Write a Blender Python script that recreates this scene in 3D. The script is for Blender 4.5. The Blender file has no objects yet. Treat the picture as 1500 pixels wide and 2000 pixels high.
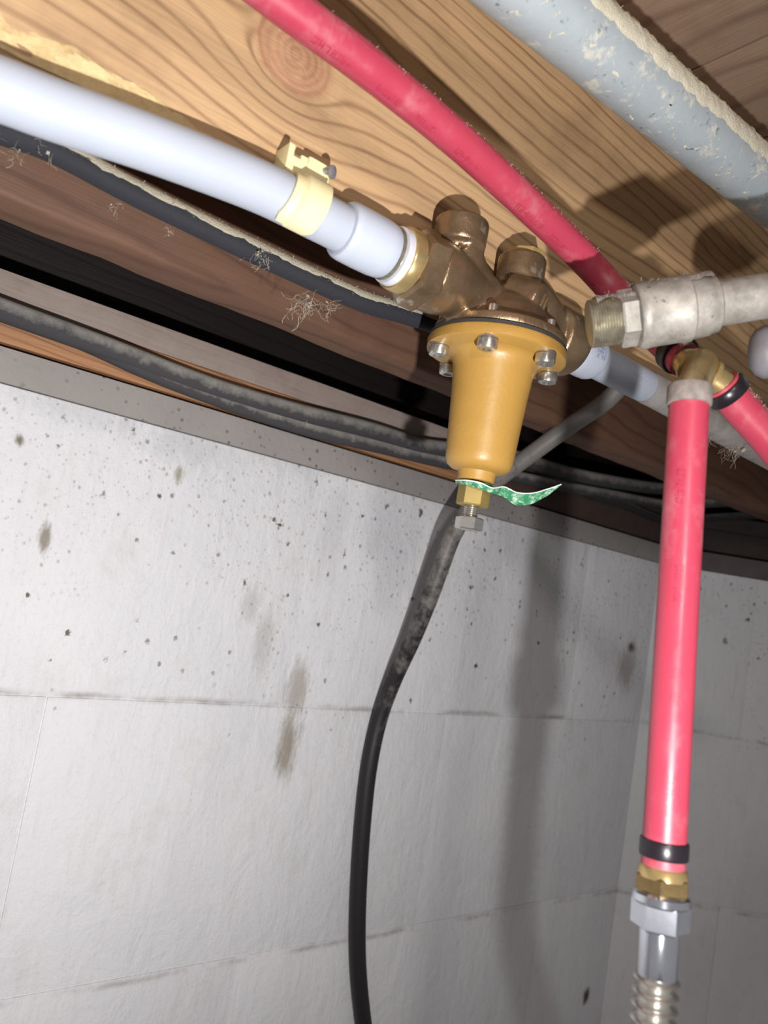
import bpy, math, random
from mathutils import Vector, Matrix, noise as mnoise
random.seed(7)
H = 1.75                                   # camera height above the basement floor
F = 1500.0                                 # focal length in pixels of the 1500x2000 frame
# ------------------------------------------------------------------ camera axes
dx = Vector((2640-750, 1470-1000, F)).normalized()      # along the foundation wall, in camera axes (right, down, forward)
z0 = Vector((0, -dx.z, dx.y)).normalized()
w0 = z0.cross(dx)
TH = math.radians(-15)
zc = z0*math.cos(TH) + w0*math.sin(TH)
wc = w0*math.cos(TH) - z0*math.sin(TH)
R_ = Vector((dx.x, wc.x, zc.x)); D_ = Vector((dx.y, wc.y, zc.y)); F_ = Vector((dx.z, wc.z, zc.z))
CAM = Vector((0, 0, H))
scene = bpy.context.scene
col = scene.collection
cd = bpy.data.cameras.new('camera'); cam = bpy.data.objects.new('camera', cd); col.objects.link(cam)
cd.sensor_width = 36; cd.sensor_fit = 'AUTO'; cd.lens = F/2000*36; cd.clip_start = 0.01; cd.clip_end = 50
cam.matrix_world = Matrix(((R_.x, -D_.x, -F_.x, 0), (R_.y, -D_.y, -F_.y, 0), (R_.z, -D_.z, -F_.z, H), (0, 0, 0, 1)))
cd.dof.use_dof = True; cd.dof.focus_distance = 0.47; cd.dof.aperture_fstop = 11
scene.camera = cam
# ------------------------------------------------------------------ light and exposure
world = bpy.data.worlds.new('world'); scene.world = world; world.use_nodes = True
world.node_tree.nodes['Background'].inputs[0].default_value = (0.9, 0.88, 0.9, 1)
world.node_tree.nodes['Background'].inputs[1].default_value = 0.24
def lamp(name, kind, loc, energy, color, size, aim=None, spot=None, blend=1.0):
    l = bpy.data.lights.new(name, kind); l.energy = energy; l.color = color; l.shadow_soft_size = size
    o = bpy.data.objects.new(name, l); col.objects.link(o); o.location = Vector(loc) + CAM
    if kind == 'SPOT':
        l.spot_size = math.radians(spot); l.spot_blend = blend
        o.rotation_euler = (Vector(aim) - Vector(loc)).to_track_quat('-Z', 'Y').to_euler()
    return o
lamp('torch_light', 'SPOT', (0.07, -0.05, -0.105), 15.0, (1.0, 0.98, 0.97), 0.005, aim=(0.06, 0.50, 0.10), spot=158)
lamp('phone_flash', 'POINT', (-0.08, -0.30, 0.168), 5.5, (1.0, 0.94, 0.88), 0.025)
vs = scene.view_settings
vs.view_transform = 'Standard'; vs.look = 'None'; vs.gamma = 1.0; vs.use_curve_mapping = False; vs.exposure = 0.0

# ------------------------------------------------------------------ pixel -> place
def ray(x, y):
    a, b = (x-750)/F, (y-1000)/F
    return R_*a + D_*b + F_
def PY(x, y, Y): r = ray(x, y); return r*(Y/r.y)
def PD(x, y, d): return ray(x, y)*d
def PP(x, y, p, n): r = ray(x, y); return r*(p.dot(n)/r.dot(n))
UP = Vector((0, 0, 1)); XA = Vector((1, 0, 0)); YA = Vector((0, 1, 0))

# ------------------------------------------------------------------ mesh builder
class MB:
    def __init__(s): s.v = []; s.f = []
    def add(s, vs, fs):
        n = len(s.v); s.v += [Vector(v) for v in vs]; s.f += [[i+n for i in f] for f in fs]; return s
    def box(s, c, size, ax=None, bev=0.0):
        c = Vector(c); hx, hy, hz = [t/2 for t in size]; X, Y, Z = ax or (XA, YA, UP)
        if bev <= 0:
            vs = [c + X*(hx*a) + Y*(hy*b) + Z*(hz*d) for a in (-1, 1) for b in (-1, 1) for d in (-1, 1)]
            return s.add(vs, [(0, 1, 3, 2), (4, 6, 7, 5), (0, 4, 5, 1), (2, 3, 7, 6), (0, 2, 6, 4), (1, 5, 7, 3)])
        import bmesh
        bm = bmesh.new(); bmesh.ops.create_cube(bm, size=1)
        for v in bm.verts: v.co = Vector((v.co.x*size[0], v.co.y*size[1], v.co.z*size[2]))
        bmesh.ops.bevel(bm, geom=list(bm.edges), offset=bev, segments=2, profile=0.7, affect='EDGES')
        bm.verts.index_update()
        s.add([c + X*v.co.x + Y*v.co.y + Z*v.co.z for v in bm.verts], [[v.index for v in f.verts] for f in bm.faces])
        bm.free(); return s
    def tube(s, path, r, seg=16, cap=True, up=None):
        path = [Vector(p) for p in path]; n = len(path)
        rr = r if isinstance(r, (list, tuple)) else [r]*n
        t0 = (path[1]-path[0]).normalized()
        a = up or (UP if abs(t0.z) < .9 else XA)
        u = (a - t0*a.dot(t0)).normalized(); vs = []; fs = []
        for i in range(n):
            t = ((path[min(i+1, n-1)] - path[max(i-1, 0)])).normalized()
            u = (u - t*u.dot(t)).normalized(); w = t.cross(u)
            for k in range(seg):
                q = 2*math.pi*k/seg; vs.append(path[i] + (u*math.cos(q) + w*math.sin(q))*rr[i])
        for i in range(n-1):
            for k in range(seg):
                k2 = (k+1) % seg; fs.append((i*seg+k, i*seg+k2, (i+1)*seg+k2, (i+1)*seg+k))
        if cap: fs += [tuple(range(seg-1, -1, -1)), tuple(range((n-1)*seg, n*seg))]
        return s.add(vs, fs)
    def lathe(s, o, axis, prof, seg=32, rot=0.0, up=None, cap=True):
        o = Vector(o); t = Vector(axis).normalized(); a = up or (UP if abs(t.z) < .9 else XA)
        u = (a - t*a.dot(t)).normalized(); w = t.cross(u); vs = []; fs = []; n = len(prof)
        for (d, r) in prof:
            for k in range(seg):
                q = 2*math.pi*k/seg + rot; vs.append(o + t*d + (u*math.cos(q) + w*math.sin(q))*max(r, 1e-5))
        for i in range(n-1):
            for k in range(seg):
                k2 = (k+1) % seg; fs.append((i*seg+k, i*seg+k2, (i+1)*seg+k2, (i+1)*seg+k))
        if cap: fs += [tuple(range(seg-1, -1, -1)), tuple(range((n-1)*seg, n*seg))]
        return s.add(vs, fs)
    def build(s, name, mat, parent=None, smooth=35, origin=None):
        base = Vector(parent['_b']) if parent is not None and '_b' in parent else Vector(origin if origin is not None else (0, 0, 0))
        me = bpy.data.meshes.new(name); me.from_pydata([tuple(v-base) for v in s.v], [], s.f); me.update()
        import bmesh
        bm = bmesh.new(); bm.from_mesh(me); bmesh.ops.recalc_face_normals(bm, faces=bm.faces); bm.to_mesh(me); bm.free()
        if smooth:
            me.shade_smooth(); me.set_sharp_from_angle(angle=math.radians(smooth))
        o = bpy.data.objects.new(name, me); col.objects.link(o)
        if mat: me.materials.append(mat)
        if parent is not None: o.parent = parent
        else: o.location = base + CAM
        o['_b'] = tuple(base)
        return o
def thing(name, loc, label, cat, group=None):
    o = bpy.data.objects.new(name, None); col.objects.link(o); o.empty_display_size = 0.02
    o.location = Vector(loc) + CAM; o['_b'] = tuple(loc); tag(o, label, cat, group); return o
def tag(o, label, cat, group=None):
    o['label'] = label; o['category'] = cat
    if group: o['group'] = group
    return o
def spline(pts, n=8):
    pts = [Vector(p) for p in pts]; P = [pts[0]*2-pts[1]] + pts + [pts[-1]*2-pts[-2]]; out = []
    for i in range(1, len(P)-2):
        a, b, c, d = P[i-1:i+3]
        for k in range(n):
            t = k/n
            out.append(0.5*((2*b) + (c-a)*t + (2*a-5*b+4*c-d)*t*t + (3*b-a-3*c+d)*t**3))
    out.append(pts[-1]); return out
def hexr(flat): return flat

# ------------------------------------------------------------------ materials
class NT:
    def __init__(s, name):
        s.m = bpy.data.materials.new(name); s.m.use_nodes = True; s.t = s.m.node_tree
        s.b = s.t.nodes['Principled BSDF']; s.pos_ = None
    def n(s, ty, **k):
        q = s.t.nodes.new(ty)
        for a, b in k.items(): setattr(q, a, b)
        return q
    def put(s, sock, v):
        if isinstance(v, bpy.types.NodeSocket): s.t.links.new(v, sock)
        elif v is not None:
            if isinstance(v, (tuple, list)) and len(v) == 3 and sock.type == 'RGBA': v = (*v, 1)
            sock.default_value = v
    def pos(s):
        if s.pos_ is None: s.pos_ = s.n('ShaderNodeNewGeometry').outputs['Position']
        return s.pos_
    def ma(s, op, a, b=None, c=None):
        q = s.n('ShaderNodeMath', operation=op); s.put(q.inputs[0], a); s.put(q.inputs[1], b); s.put(q.inputs[2], c); return q.outputs[0]
    def sep(s, v): q = s.n('ShaderNodeSeparateXYZ'); s.put(q.inputs[0], v); return q.outputs
    def comb(s, x, y, z): q = s.n('ShaderNodeCombineXYZ'); [s.put(q.inputs[i], v) for i, v in enumerate((x, y, z))]; return q.outputs[0]
    def map(s, v, sc=(1, 1, 1), loc=(0, 0, 0)):
        q = s.n('ShaderNodeMapping'); s.put(q.inputs[0], v); q.inputs['Scale'].default_value = sc; q.inputs['Location'].default_value = loc; return q.outputs[0]
    def noise(s, v, sc, det=3, ro=0.5, dist=0):
        q = s.n('ShaderNodeTexNoise'); s.put(q.inputs['Vector'], v); q.inputs['Scale'].default_value = sc
        q.inputs['Detail'].default_value = det; q.inputs['Roughness'].default_value = ro; q.inputs['Distortion'].default_value = dist; return q.outputs[0]
    def voro(s, v, sc, feat='F1', rnd=1):
        q = s.n('ShaderNodeTexVoronoi', feature=feat); s.put(q.inputs['Vector'], v); q.inputs['Scale'].default_value = sc; q.inputs['Randomness'].default_value = rnd; return q.outputs['Distance']
    def ramp(s, f, stops):
        q = s.n('ShaderNodeValToRGB'); s.put(q.inputs[0], f); e = q.color_ramp.elements
        while len(e) < len(stops): e.new(0.5)
        for i, (p, c) in enumerate(stops):
            e[i].position = p; e[i].color = (c, c, c, 1) if isinstance(c, (int, float)) else (*c, 1)
        return q.outputs[0]
    def mix(s, f, a, b, mode='MIX'):
        q = s.n('ShaderNodeMix', data_type='RGBA', blend_type=mode); s.put(q.inputs[0], f); s.put(q.inputs[6], a); s.put(q.inputs[7], b); return q.outputs[2]
    def bump(s, h, st=0.3, d=0.001, prev=None):
        q = s.n('ShaderNodeBump'); q.inputs['Strength'].default_value = st; q.inputs['Distance'].default_value = d
        s.put(q.inputs['Height'], h); s.put(q.inputs['Normal'], prev); return q.outputs[0]
    def out(s, color=None, rough=None, metal=None, normal=None, spec=None, sss=None, coat=None):
        i = s.b.inputs
        s.put(i['Base Color'], color); s.put(i['Roughness'], rough); s.put(i['Metallic'], metal); s.put(i['Normal'], normal)
        s.put(i['Specular IOR Level'], spec); s.put(i['Coat Weight'], coat)
        if sss: i['Subsurface Weight'].default_value = sss[0]; i['Subsurface Radius'].default_value = sss[1]; i['Subsurface Scale'].default_value = 1.0
        return s.m
M = {}
def blob(t, x, z, cx, cz, rx, rz, soft=0.5, nz=None, amp=0.5):
    a = t.ma('DIVIDE', t.ma('SUBTRACT', x, cx), rx); b = t.ma('DIVIDE', t.ma('SUBTRACT', z, cz), rz)
    d = t.ma('SQRT', t.ma('ADD', t.ma('MULTIPLY', a, a), t.ma('MULTIPLY', b, b)))
    if nz is not None: d = t.ma('ADD', d, t.ma('MULTIPLY', t.ma('SUBTRACT', nz, 0.5), amp*2))
    q = t.n('ShaderNodeMapRange', interpolation_type='SMOOTHSTEP'); t.put(q.inputs[0], d); q.inputs[1].default_value = 1.0+soft*.5; q.inputs[2].default_value = 1.0-soft
    return q.outputs[0]

def mat_wood(name, light, dark, lam=0.0085, knot=None, axis='X', band=0.35, seed=0.0, contrast=1.0, dust=0.0, dustc=(.5, .46, .42)):
    t = NT(name); p = t.sep(t.pos()); g, v, w = (p[0], p[2], p[1]) if axis == 'X' else (p[1], p[0], p[2])
    if axis == 'X': v = t.ma('ADD', v, t.ma('MULTIPLY', w, 0.6))
    vec = t.comb(t.ma('ADD', g, seed), 0, v)
    low = t.noise(t.map(vec, (5, 1, 14)), 1.0, 2)
    psi = v
    kin = None
    if knot:
        kx, kz, R = knot
        a = t.ma('SUBTRACT', g, kx); b = t.ma('SUBTRACT', v, kz)
        wig = t.noise(t.map(vec, (60, 1, 60)), 1.0, 2)
        r2 = t.ma('ADD', t.ma('MULTIPLY', t.ma('MULTIPLY', a, a), 0.55), t.ma('MULTIPLY', b, b))
        r2 = t.ma('ADD', r2, 0.00006)
        psi = t.ma('MULTIPLY', b, t.ma('SUBTRACT', 1.0, t.ma('DIVIDE', R*R*1.15, r2)))
        rr = t.ma('SQRT', t.ma('ADD', t.ma('MULTIPLY', t.ma('MULTIPLY', a, a), 0.8), t.ma('MULTIPLY', b, b)))
        rr = t.ma('ADD', rr, t.ma('MULTIPLY', t.ma('SUBTRACT', wig, .5), .008))
        q = t.n('ShaderNodeMapRange', interpolation_type='SMOOTHSTEP'); t.put(q.inputs[0], rr); q.inputs[1].default_value = R*1.08; q.inputs[2].default_value = R*0.86
        kin = q.outputs[0]
        kr = t.ma('SINE', t.ma('ADD', t.ma('MULTIPLY', rr, 2*math.pi/0.0036), t.ma('MULTIPLY', low, 5)))
    psi = t.ma('ADD', psi, t.ma('MULTIPLY', low, lam*2.6))
    psi = t.ma('ADD', psi, t.ma('MULTIPLY', g, 0.05))
    s_ = t.ma('SINE', t.ma('MULTIPLY', psi, 2*math.pi/lam))
    ring = t.ma('POWER', t.ma('ADD', t.ma('MULTIPLY', s_, 0.5), 0.5), 7.0)
    fine = t.noise(t.map(vec, (18, 1, 700)), 1.0, 3, .6)
    mid = t.noise(t.map(vec, (9, 1, 60)), 1.0, 3, .6)
    c = t.mix(t.ma('MULTIPLY', mid, band), light, tuple(x*.62 for x in light))
    brk = t.noise(t.map(vec, (22, 1, 90)), 1.0, 2)
    c = t.mix(t.ma('MULTIPLY', ring, t.ma('MULTIPLY', t.ma('ADD', brk, .15), contrast)), c, dark)
    c = t.mix(t.ramp(fine, [(.45, 0.0), (.75, .45)]), c, tuple(x*.55 for x in light))
    if kin is not None:
        kc = t.mix(t.ma('ADD', t.ma('MULTIPLY', kr, .22), .4), (.40, .21, .115), (.20, .085, .05))
        kc = t.mix(t.ramp(wig, [(.35, 0), (.7, .7)]), kc, (.46, .28, .16))
        c = t.mix(kin, c, kc)
    dirt = t.noise(t.map(t.pos(), (10, 10, 10)), 1.0, 5, .65)
    c = t.mix(t.ramp(dirt, [(.55, 0), (.8, .45)]), c, tuple(x*.5 for x in dark))
    if dust: c = t.mix(t.ramp(t.noise(t.pos(), 40, 5, .7), [(.3, dust), (.7, dust*.4)]), c, dustc)
    h = t.ma('ADD', t.ma('MULTIPLY', ring, -.5), fine)
    return t.out(c, 0.62, 0, t.bump(h, .35, .0008), .35)
JY = .3175                                     # face of the knotty joist
KN = PY(578, 108, JY)
M['joist'] = mat_wood('knotty_pine', (.50, .32, .17), (.17, .085, .04), .0092, (KN.x, KN.z+H+JY*.6, .0195), contrast=.9)
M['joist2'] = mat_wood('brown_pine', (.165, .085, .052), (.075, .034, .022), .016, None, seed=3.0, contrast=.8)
M['sill'] = mat_wood('orange_pine', (.46, .235, .115), (.22, .09, .04), .006, None, seed=9.0)
M['sill2'] = mat_wood('greyed_board', (.34, .26, .22), (.25, .18, .15), .012, None, seed=5.0, contrast=.4, dust=.6, dustc=(.44, .37, .335))
M['subfloor'] = mat_wood('subfloor_board', (.34, .235, .165), (.16, .10, .07), .034, None, axis='Y', seed=2.0, contrast=.9)
M['rim'] = mat_wood('shade_black_rim', (.016, .010, .009), (.008, .005, .004), .014, None, seed=6.0)  # shade of the recess is painted in as a near-black wood colour

def mat_wall():
    t = NT('white_painted_block'); P = t.pos(); p = t.sep(P); x, z = p[0], p[2]
    mott = t.noise(P, 9, 4, .6)
    c = t.mix(mott, (.68, .69, .725), (.79, .79, .81))
    # paint brush marks and thin worn places
    br = t.noise(t.map(P, (150, 150, 18)), 1.0, 4, .6, .6)
    c = t.mix(t.ramp(br, [(.52, 0), (.78, .28)]), c, (.56, .555, .55))
    worn = t.noise(P, 21, 5, .7)
    c = t.mix(t.ramp(worn, [(.56, 0), (.74, .35)]), c, (.55, .54, .525))
    nz = t.noise(t.map(P, (170, 170, 45)), 1.0, 6, .75)
    for (px, py, w_, h_, k, cc) in [(580, 1345, .0115, .027, .75, (.36, .325, .28)), (562, 1455, .0125, .030, .95, (.33, .30, .25)), (515, 1250, .0095, .03, .45, (.40, .37, .33)), (490, 1180, .009, .018, .4, (.40, .37, .33)),
                                (88, 1050, .0045, .010, 1.0, (.30, .28, .24)), (38, 860, .0035, .0045, 1, (.2, .18, .14)),
                                (380, 870, .05, .02, .40, (.45, .46, .49)), (650, 1040, .02, .05, .4, (.50, .50, .52)), (150, 800, .05, .012, .35, (.47, .48, .51)), (590, 900, .05, .015, .35, (.47, .48, .51)), (1225, 1300, .02, .034, .6, (.29, .24, .21)), (1232, 1265, .010, .007, 1, (.12, .08, .07)),
                                (1145, 1945, .008, .010, 1, (.10, .065, .05)), (350, 925, .004, .008, .9, (.34, .32, .25))]:
        q = PY(px, py, .58)
        c = t.mix(t.ma('MULTIPLY', blob(t, x, z, q.x, q.z+H, w_, h_, .75, nz, 1.2), k), c, cc)
    # dark pits and fly specks, several sizes
    hz = t.ma('MULTIPLY', t.ma('SUBTRACT', z, H-.02), 1.1)
    for sc, th, k, cc, g0 in ((24, .085, 1.0, (.10, .085, .06), .52), (48, .10, .95, (.13, .11, .085), .47), (75, .15, .8, (.20, .185, .16), .46), (130, .20, .6, (.30, .285, .26), .48), (200, .22, .45, (.36, .345, .33), .46)):
        d = t.voro(t.map(P, (1, 1, .8), (sc*.37, 0, sc*.11)), sc)
        d = t.ma('ADD', d, t.ma('MULTIPLY', t.ma('SUBTRACT', t.noise(P, sc*7, 3, .75), .5), .34))
        gate = t.ramp(t.ma('ADD', t.noise(t.map(P, (1, 1, 1), (sc, 0, 0)), 13, 3), hz), [(g0, 0), (g0+.07, 1)])
        m_ = t.ma('MULTIPLY', t.ramp(d, [(th*.5, 1), (th, 0)]), t.ma('MULTIPLY', gate, k))
        c = t.mix(m_, c, cc)
    grain = t.noise(P, 330, 4, .75)
    c = t.mix(t.ramp(grain, [(.55, 0), (.75, .35)]), c, (.50, .49, .47))
    c = t.mix(t.ramp(t.noise(t.map(P, (1, 1, .5), (4, 2, 7)), 7, 4, .6), [(.5, 0), (.75, .35)]), c, (.54, .54, .56))
    # dirt caught in the bed joints
    for zj in (-.1144, -.3303):
        d = t.ma('ABSOLUTE', t.ma('ADD', t.ma('SUBTRACT', z, zj+H), t.ma('MULTIPLY', t.ma('SUBTRACT', t.noise(P, 30, 3), .5), .006)))
        gate = t.ramp(t.noise(P, 14, 4, .7), [(.45, 0), (.65, .75)])
        c = t.mix(t.ma('MULTIPLY', t.ramp(d, [(.0008, 1), (.004, 0)]), gate), c, (.26, .23, .20))
    h = t.ma('ADD', t.ma('MULTIPLY', t.noise(P, 150, 6, .75), 1.6), t.ma('MULTIPLY', br, .8))
    h = t.ma('ADD', h, t.ma('MULTIPLY', t.noise(t.map(P, (1, 1, .55)), 30, 4, .6, 1.2), 3.4))
    return t.out(c, .8, 0, t.bump(h, .5, .0014), .25)
M['wall'] = mat_wall()
def mat_plain0(name, c):
    t = NT(name); P = t.pos(); a = t.noise(P, 50, 4, .6)
    return t.out(t.mix(a, tuple(x*.7 for x in c), tuple(x*1.3 for x in c)), .85, 0, t.bump(a, .4, .001), .2)
def mat_mortar():
    t = NT('grey_mortar'); P = t.pos(); a = t.noise(P, 14, 5, .6); pit = t.voro(P, 130)
    pg = t.ramp(t.noise(P, 18, 2), [(.45, 0), (.6, 1)])
    c = t.mix(a, (.27, .25, .24), (.36, .335, .32))
    pm = t.ma('MULTIPLY', t.ramp(pit, [(.12, 1), (.22, 0)]), pg)
    c = t.mix(pm, c, (.16, .14, .125))
    h = t.ma('SUBTRACT', t.noise(P, 160, 4, .6), t.ma('MULTIPLY', pm, 1.5))
    return t.out(c, .9, 0, t.bump(h, .5, .0015), .2)
M['mortar'] = mat_mortar()
M['mortar_shaded'] = mat_plain0('shaded_mortar', (.12, .105, .10)); M['timber_shaded'] = mat_plain0('shaded_timber', (.05, .04, .036)); M['sill_shaded'] = mat_plain0('shaded_brown_timber', (.075, .05, .042))  # shade over the right-hand sill and short wall top put into these colours
def mat_plain(name, c, rough=.5, metal=0, spec=.5, var=.12, sc=60, bump=.05, bs=400, sss=None, c2=None, coat=None):
    t = NT(name); P = t.pos(); a = t.noise(P, sc, 4, .6)
    cc = t.mix(t.ramp(a, [(.3, 0), (.7, 1)]), tuple(x*(1-var) for x in c), c2 or tuple(min(1, x*(1+var)) for x in c))
    return t.out(cc, rough, metal, t.bump(t.noise(P, bs, 3), bump, .0006), spec, sss, coat)
M['floor'] = mat_plain('grey_concrete', (.30, .29, .28), .9, 0, .2, .25, 6, .3, 60)
M['white_pex'] = mat_plain('white_pex', (.40, .435, .50), .36, 0, .45, .02, 30, .01, sss=(.35, (.006, .006, .006)))
M['white_sleeve'] = mat_plain('white_sleeve', (.45, .49, .57), .30, 0, .5, .02, 30, .01, sss=(.35, (.006, .006, .006)))
M['dusty_pex'] = mat_plain('dusty_pex', (.36, .33, .31), .7, 0, .25, .2, 90, .05)
M['blue_print'] = mat_plain('blue_print', (.24, .27, .46), .5, 0, .3)
M['pale_blue_print'] = mat_plain('pale_blue_print', (.47, .50, .62), .5, 0, .3, .08)
M['clip'] = mat_plain('ivory_plastic', (.74, .66, .38), .45, 0, .4, .04, 40, .02)
M['zinc'] = mat_plain('zinc_nail', (.38, .38, .40), .45, .7, .5, .25, 500, .2, 900)
def mat_red():
    t = NT('red_pex'); P = t.pos()
    c = t.mix(t.noise(P, 25, 3), (.355, .034, .064), (.41, .047, .08))
    sm = t.noise(t.map(P, (30, 30, 22)), 1.0, 5, .7)
    c = t.mix(t.ramp(sm, [(.54, 0), (.75, .33)]), c, (.52, .33, .33))
    return t.out(c, t.ramp(sm, [(.4, .26), (.7, .6)]), 0, None, .5)
M['red'] = mat_red()
M['red_print'] = mat_plain('dark_red_print', (.34, .03, .06), .4, 0, .4, .2, 300)
def mat_dust(name, c):
    t = NT(name); P = t.pos(); a = t.noise(P, 240, 4, .7)
    return t.out(t.mix(a, tuple(x*.75 for x in c), c), 1.0, 0, t.bump(t.noise(P, 900, 3, .7), .8, .001), .05)
M['dust'] = mat_dust('cream_dust', (.72, .67, .53)); M['dust_tan'] = mat_dust('tan_dust', (.50, .46, .36)); M['dust_grey'] = mat_dust('grey_dust', (.40, .36, .33)); M['lint'] = mat_dust('pale_lint', (.66, .58, .48))
def mat_galv():
    t = NT('galvanised_steel'); P = t.pos(); sp = t.noise(P, 60, 5, .7); v = t.voro(t.map(P, (1, 1, 1)), 70)
    c = t.mix(sp, (.36, .41, .44), (.50, .55, .575))
    c = t.mix(t.ramp(t.noise(t.map(P, (1, 1, 1), (3, 1, 2)), 75, 4, .7), [(.58, 0), (.68, .9)]), c, (.70, .68, .60))
    c = t.mix(t.ramp(t.noise(t.map(P, (1, 1, 1), (9, 4, 2)), 140, 4, .7), [(.62, 0), (.72, .8)]), c, (.12, .13, .14))
    return t.out(c, .55, .25, t.bump(sp, .3, .001), .4)
M['galv'] = mat_galv()
def mat_oldsteel():
    t = NT('painted_old_steel'); P = t.pos(); a = t.noise(P, 70, 5, .7)
    c = t.mix(t.ramp(a, [(.35, 0), (.65, 1)]), (.20, .19, .165), (.40, .365, .33))
    c = t.mix(t.ramp(t.noise(P, 160, 4, .7), [(.62, 0), (.70, .9)]), c, (.10, .085, .07))
    return t.out(c, .5, .25, t.bump(a, .3, .001), .45)
M['oldsteel'] = mat_oldsteel()
M['thread'] = mat_plain('dull_thread', (.32, .295, .23), .38, .7, .5, .3, 200, .1)
M['cap_grey'] = mat_plain('grey_cap', (.27, .26, .28), .5, .3, .4, .25, 50, .1)
def mat_bronze():
    t = NT('cast_bronze'); P = t.pos(); a = t.noise(P, 45, 5, .65)
    c = t.mix(t.ramp(a, [(.3, 0), (.7, 1)]), (.20, .135, .08), (.36, .255, .155))
    w_ = t.ramp(t.noise(t.map(P, (1, 1, 1), (2.3, 1, .4)), 60, 3, .6), [(.64, 0), (.70, .8)])
    c = t.mix(w_, c, (.62, .57, .46))
    return t.out(c, t.ma('ADD', t.ma('MULTIPLY', a, .2), .20), .75, t.bump(t.noise(P, 700, 3, .6), .35, .0006), .5)
M['bronze'] = mat_bronze()
M['brass'] = mat_plain('brass', (.50, .37, .17), .27, .7, .5, .15, 80, .05)
M['brass_old'] = mat_plain('tarnished_brass', (.20, .14, .06), .35, .7, .5, .25, 150, .05)
M['nut_brass'] = mat_plain('olive_brass', (.30, .22, .07), .4, .4, .5, .12)
M['brass_plug'] = mat_plain('brass_plug', (.58, .42, .17), .4, .5, .5, .08)
M['mustard'] = mat_plain('mustard_enamel', (.39, .222, .05), .40, 0, .5, .05, 60, .22, 420)
M['gasket'] = mat_plain('black_gasket', (.03, .028, .027), .7)
M['steel'] = mat_plain('stainless', (.58, .56, .52), .26, .9, .5, .1, 200, .03)
M['chrome'] = mat_plain('chrome', (.62, .64, .70), .12, .95, .5, .08, 120, .02)
M['tape'] = mat_plain('white_thread_tape', (.75, .77, .85), .25, .3, .6, .1, 80)
M['black_ring'] = mat_plain('black_crimp', (.018, .014, .018), .3, .3, .5, .2)
M['dusty_ring'] = mat_plain('dusty_crimp', (.20, .17, .155), .75, 0, .3, .3, 220, .2)
def mat_cable(name, base, dustc, lo=.2, hi=.75, sc=70):
    t = NT(name); P = t.pos(); nrm = t.sep(t.n('ShaderNodeNewGeometry').outputs['Normal'])
    n_ = t.noise(P, sc, 5, .75)
    f = t.ma('ADD', t.ma('MULTIPLY', nrm[2], .55), n_)
    return t.out(t.mix(t.ramp(f, [(lo, 0), (hi, 1)]), base, dustc), .75, 0, t.bump(t.noise(P, 500, 4, .7), .5, .0008), .25)
M['black_hose'] = mat_cable('dusty_black_hose', (.026, .027, .034), (.40, .38, .31), .62, 1.0)
M['sill_cable'] = mat_cable('dusty_grey_cable', (.06, .058, .062), (.36, .34, .31), .30, .85)
def mat_wall_cable():
    t = NT('dusty_black_cable'); P = t.pos(); n_ = t.noise(P, 60, 5, .75); z = t.sep(P)[2]
    f = t.ma('ADD', n_, t.ma('MULTIPLY', t.ma('SUBTRACT', z, H-.04), 1.6))       # handled clean lower down, dust left near the sill
    return t.out(t.mix(t.ramp(f, [(.42, 0), (.72, 1)]), (.018, .016, .018), (.21, .195, .18)), .5, 0, None, .4)
M['wall_cable'] = mat_wall_cable()
M['dark_cable'] = mat_cable('dark_cable', (.03, .028, .03), (.13, .12, .115), .45, .95)
def mat_tag():
    t = NT('green_tag'); P = t.pos(); a = t.noise(P, 330, 4, .8)
    return t.out(t.mix(t.ramp(a, [(.50, 0), (.66, 1)]), (.03, .20, .085), (.45, .58, .48)), .45, 0, None, .5)
M['tag'] = mat_tag()
M['tag_edge'] = mat_plain('tag_edge', (.75, .8, .76), .5)
M['concrete_block'] = M['wall']

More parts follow.
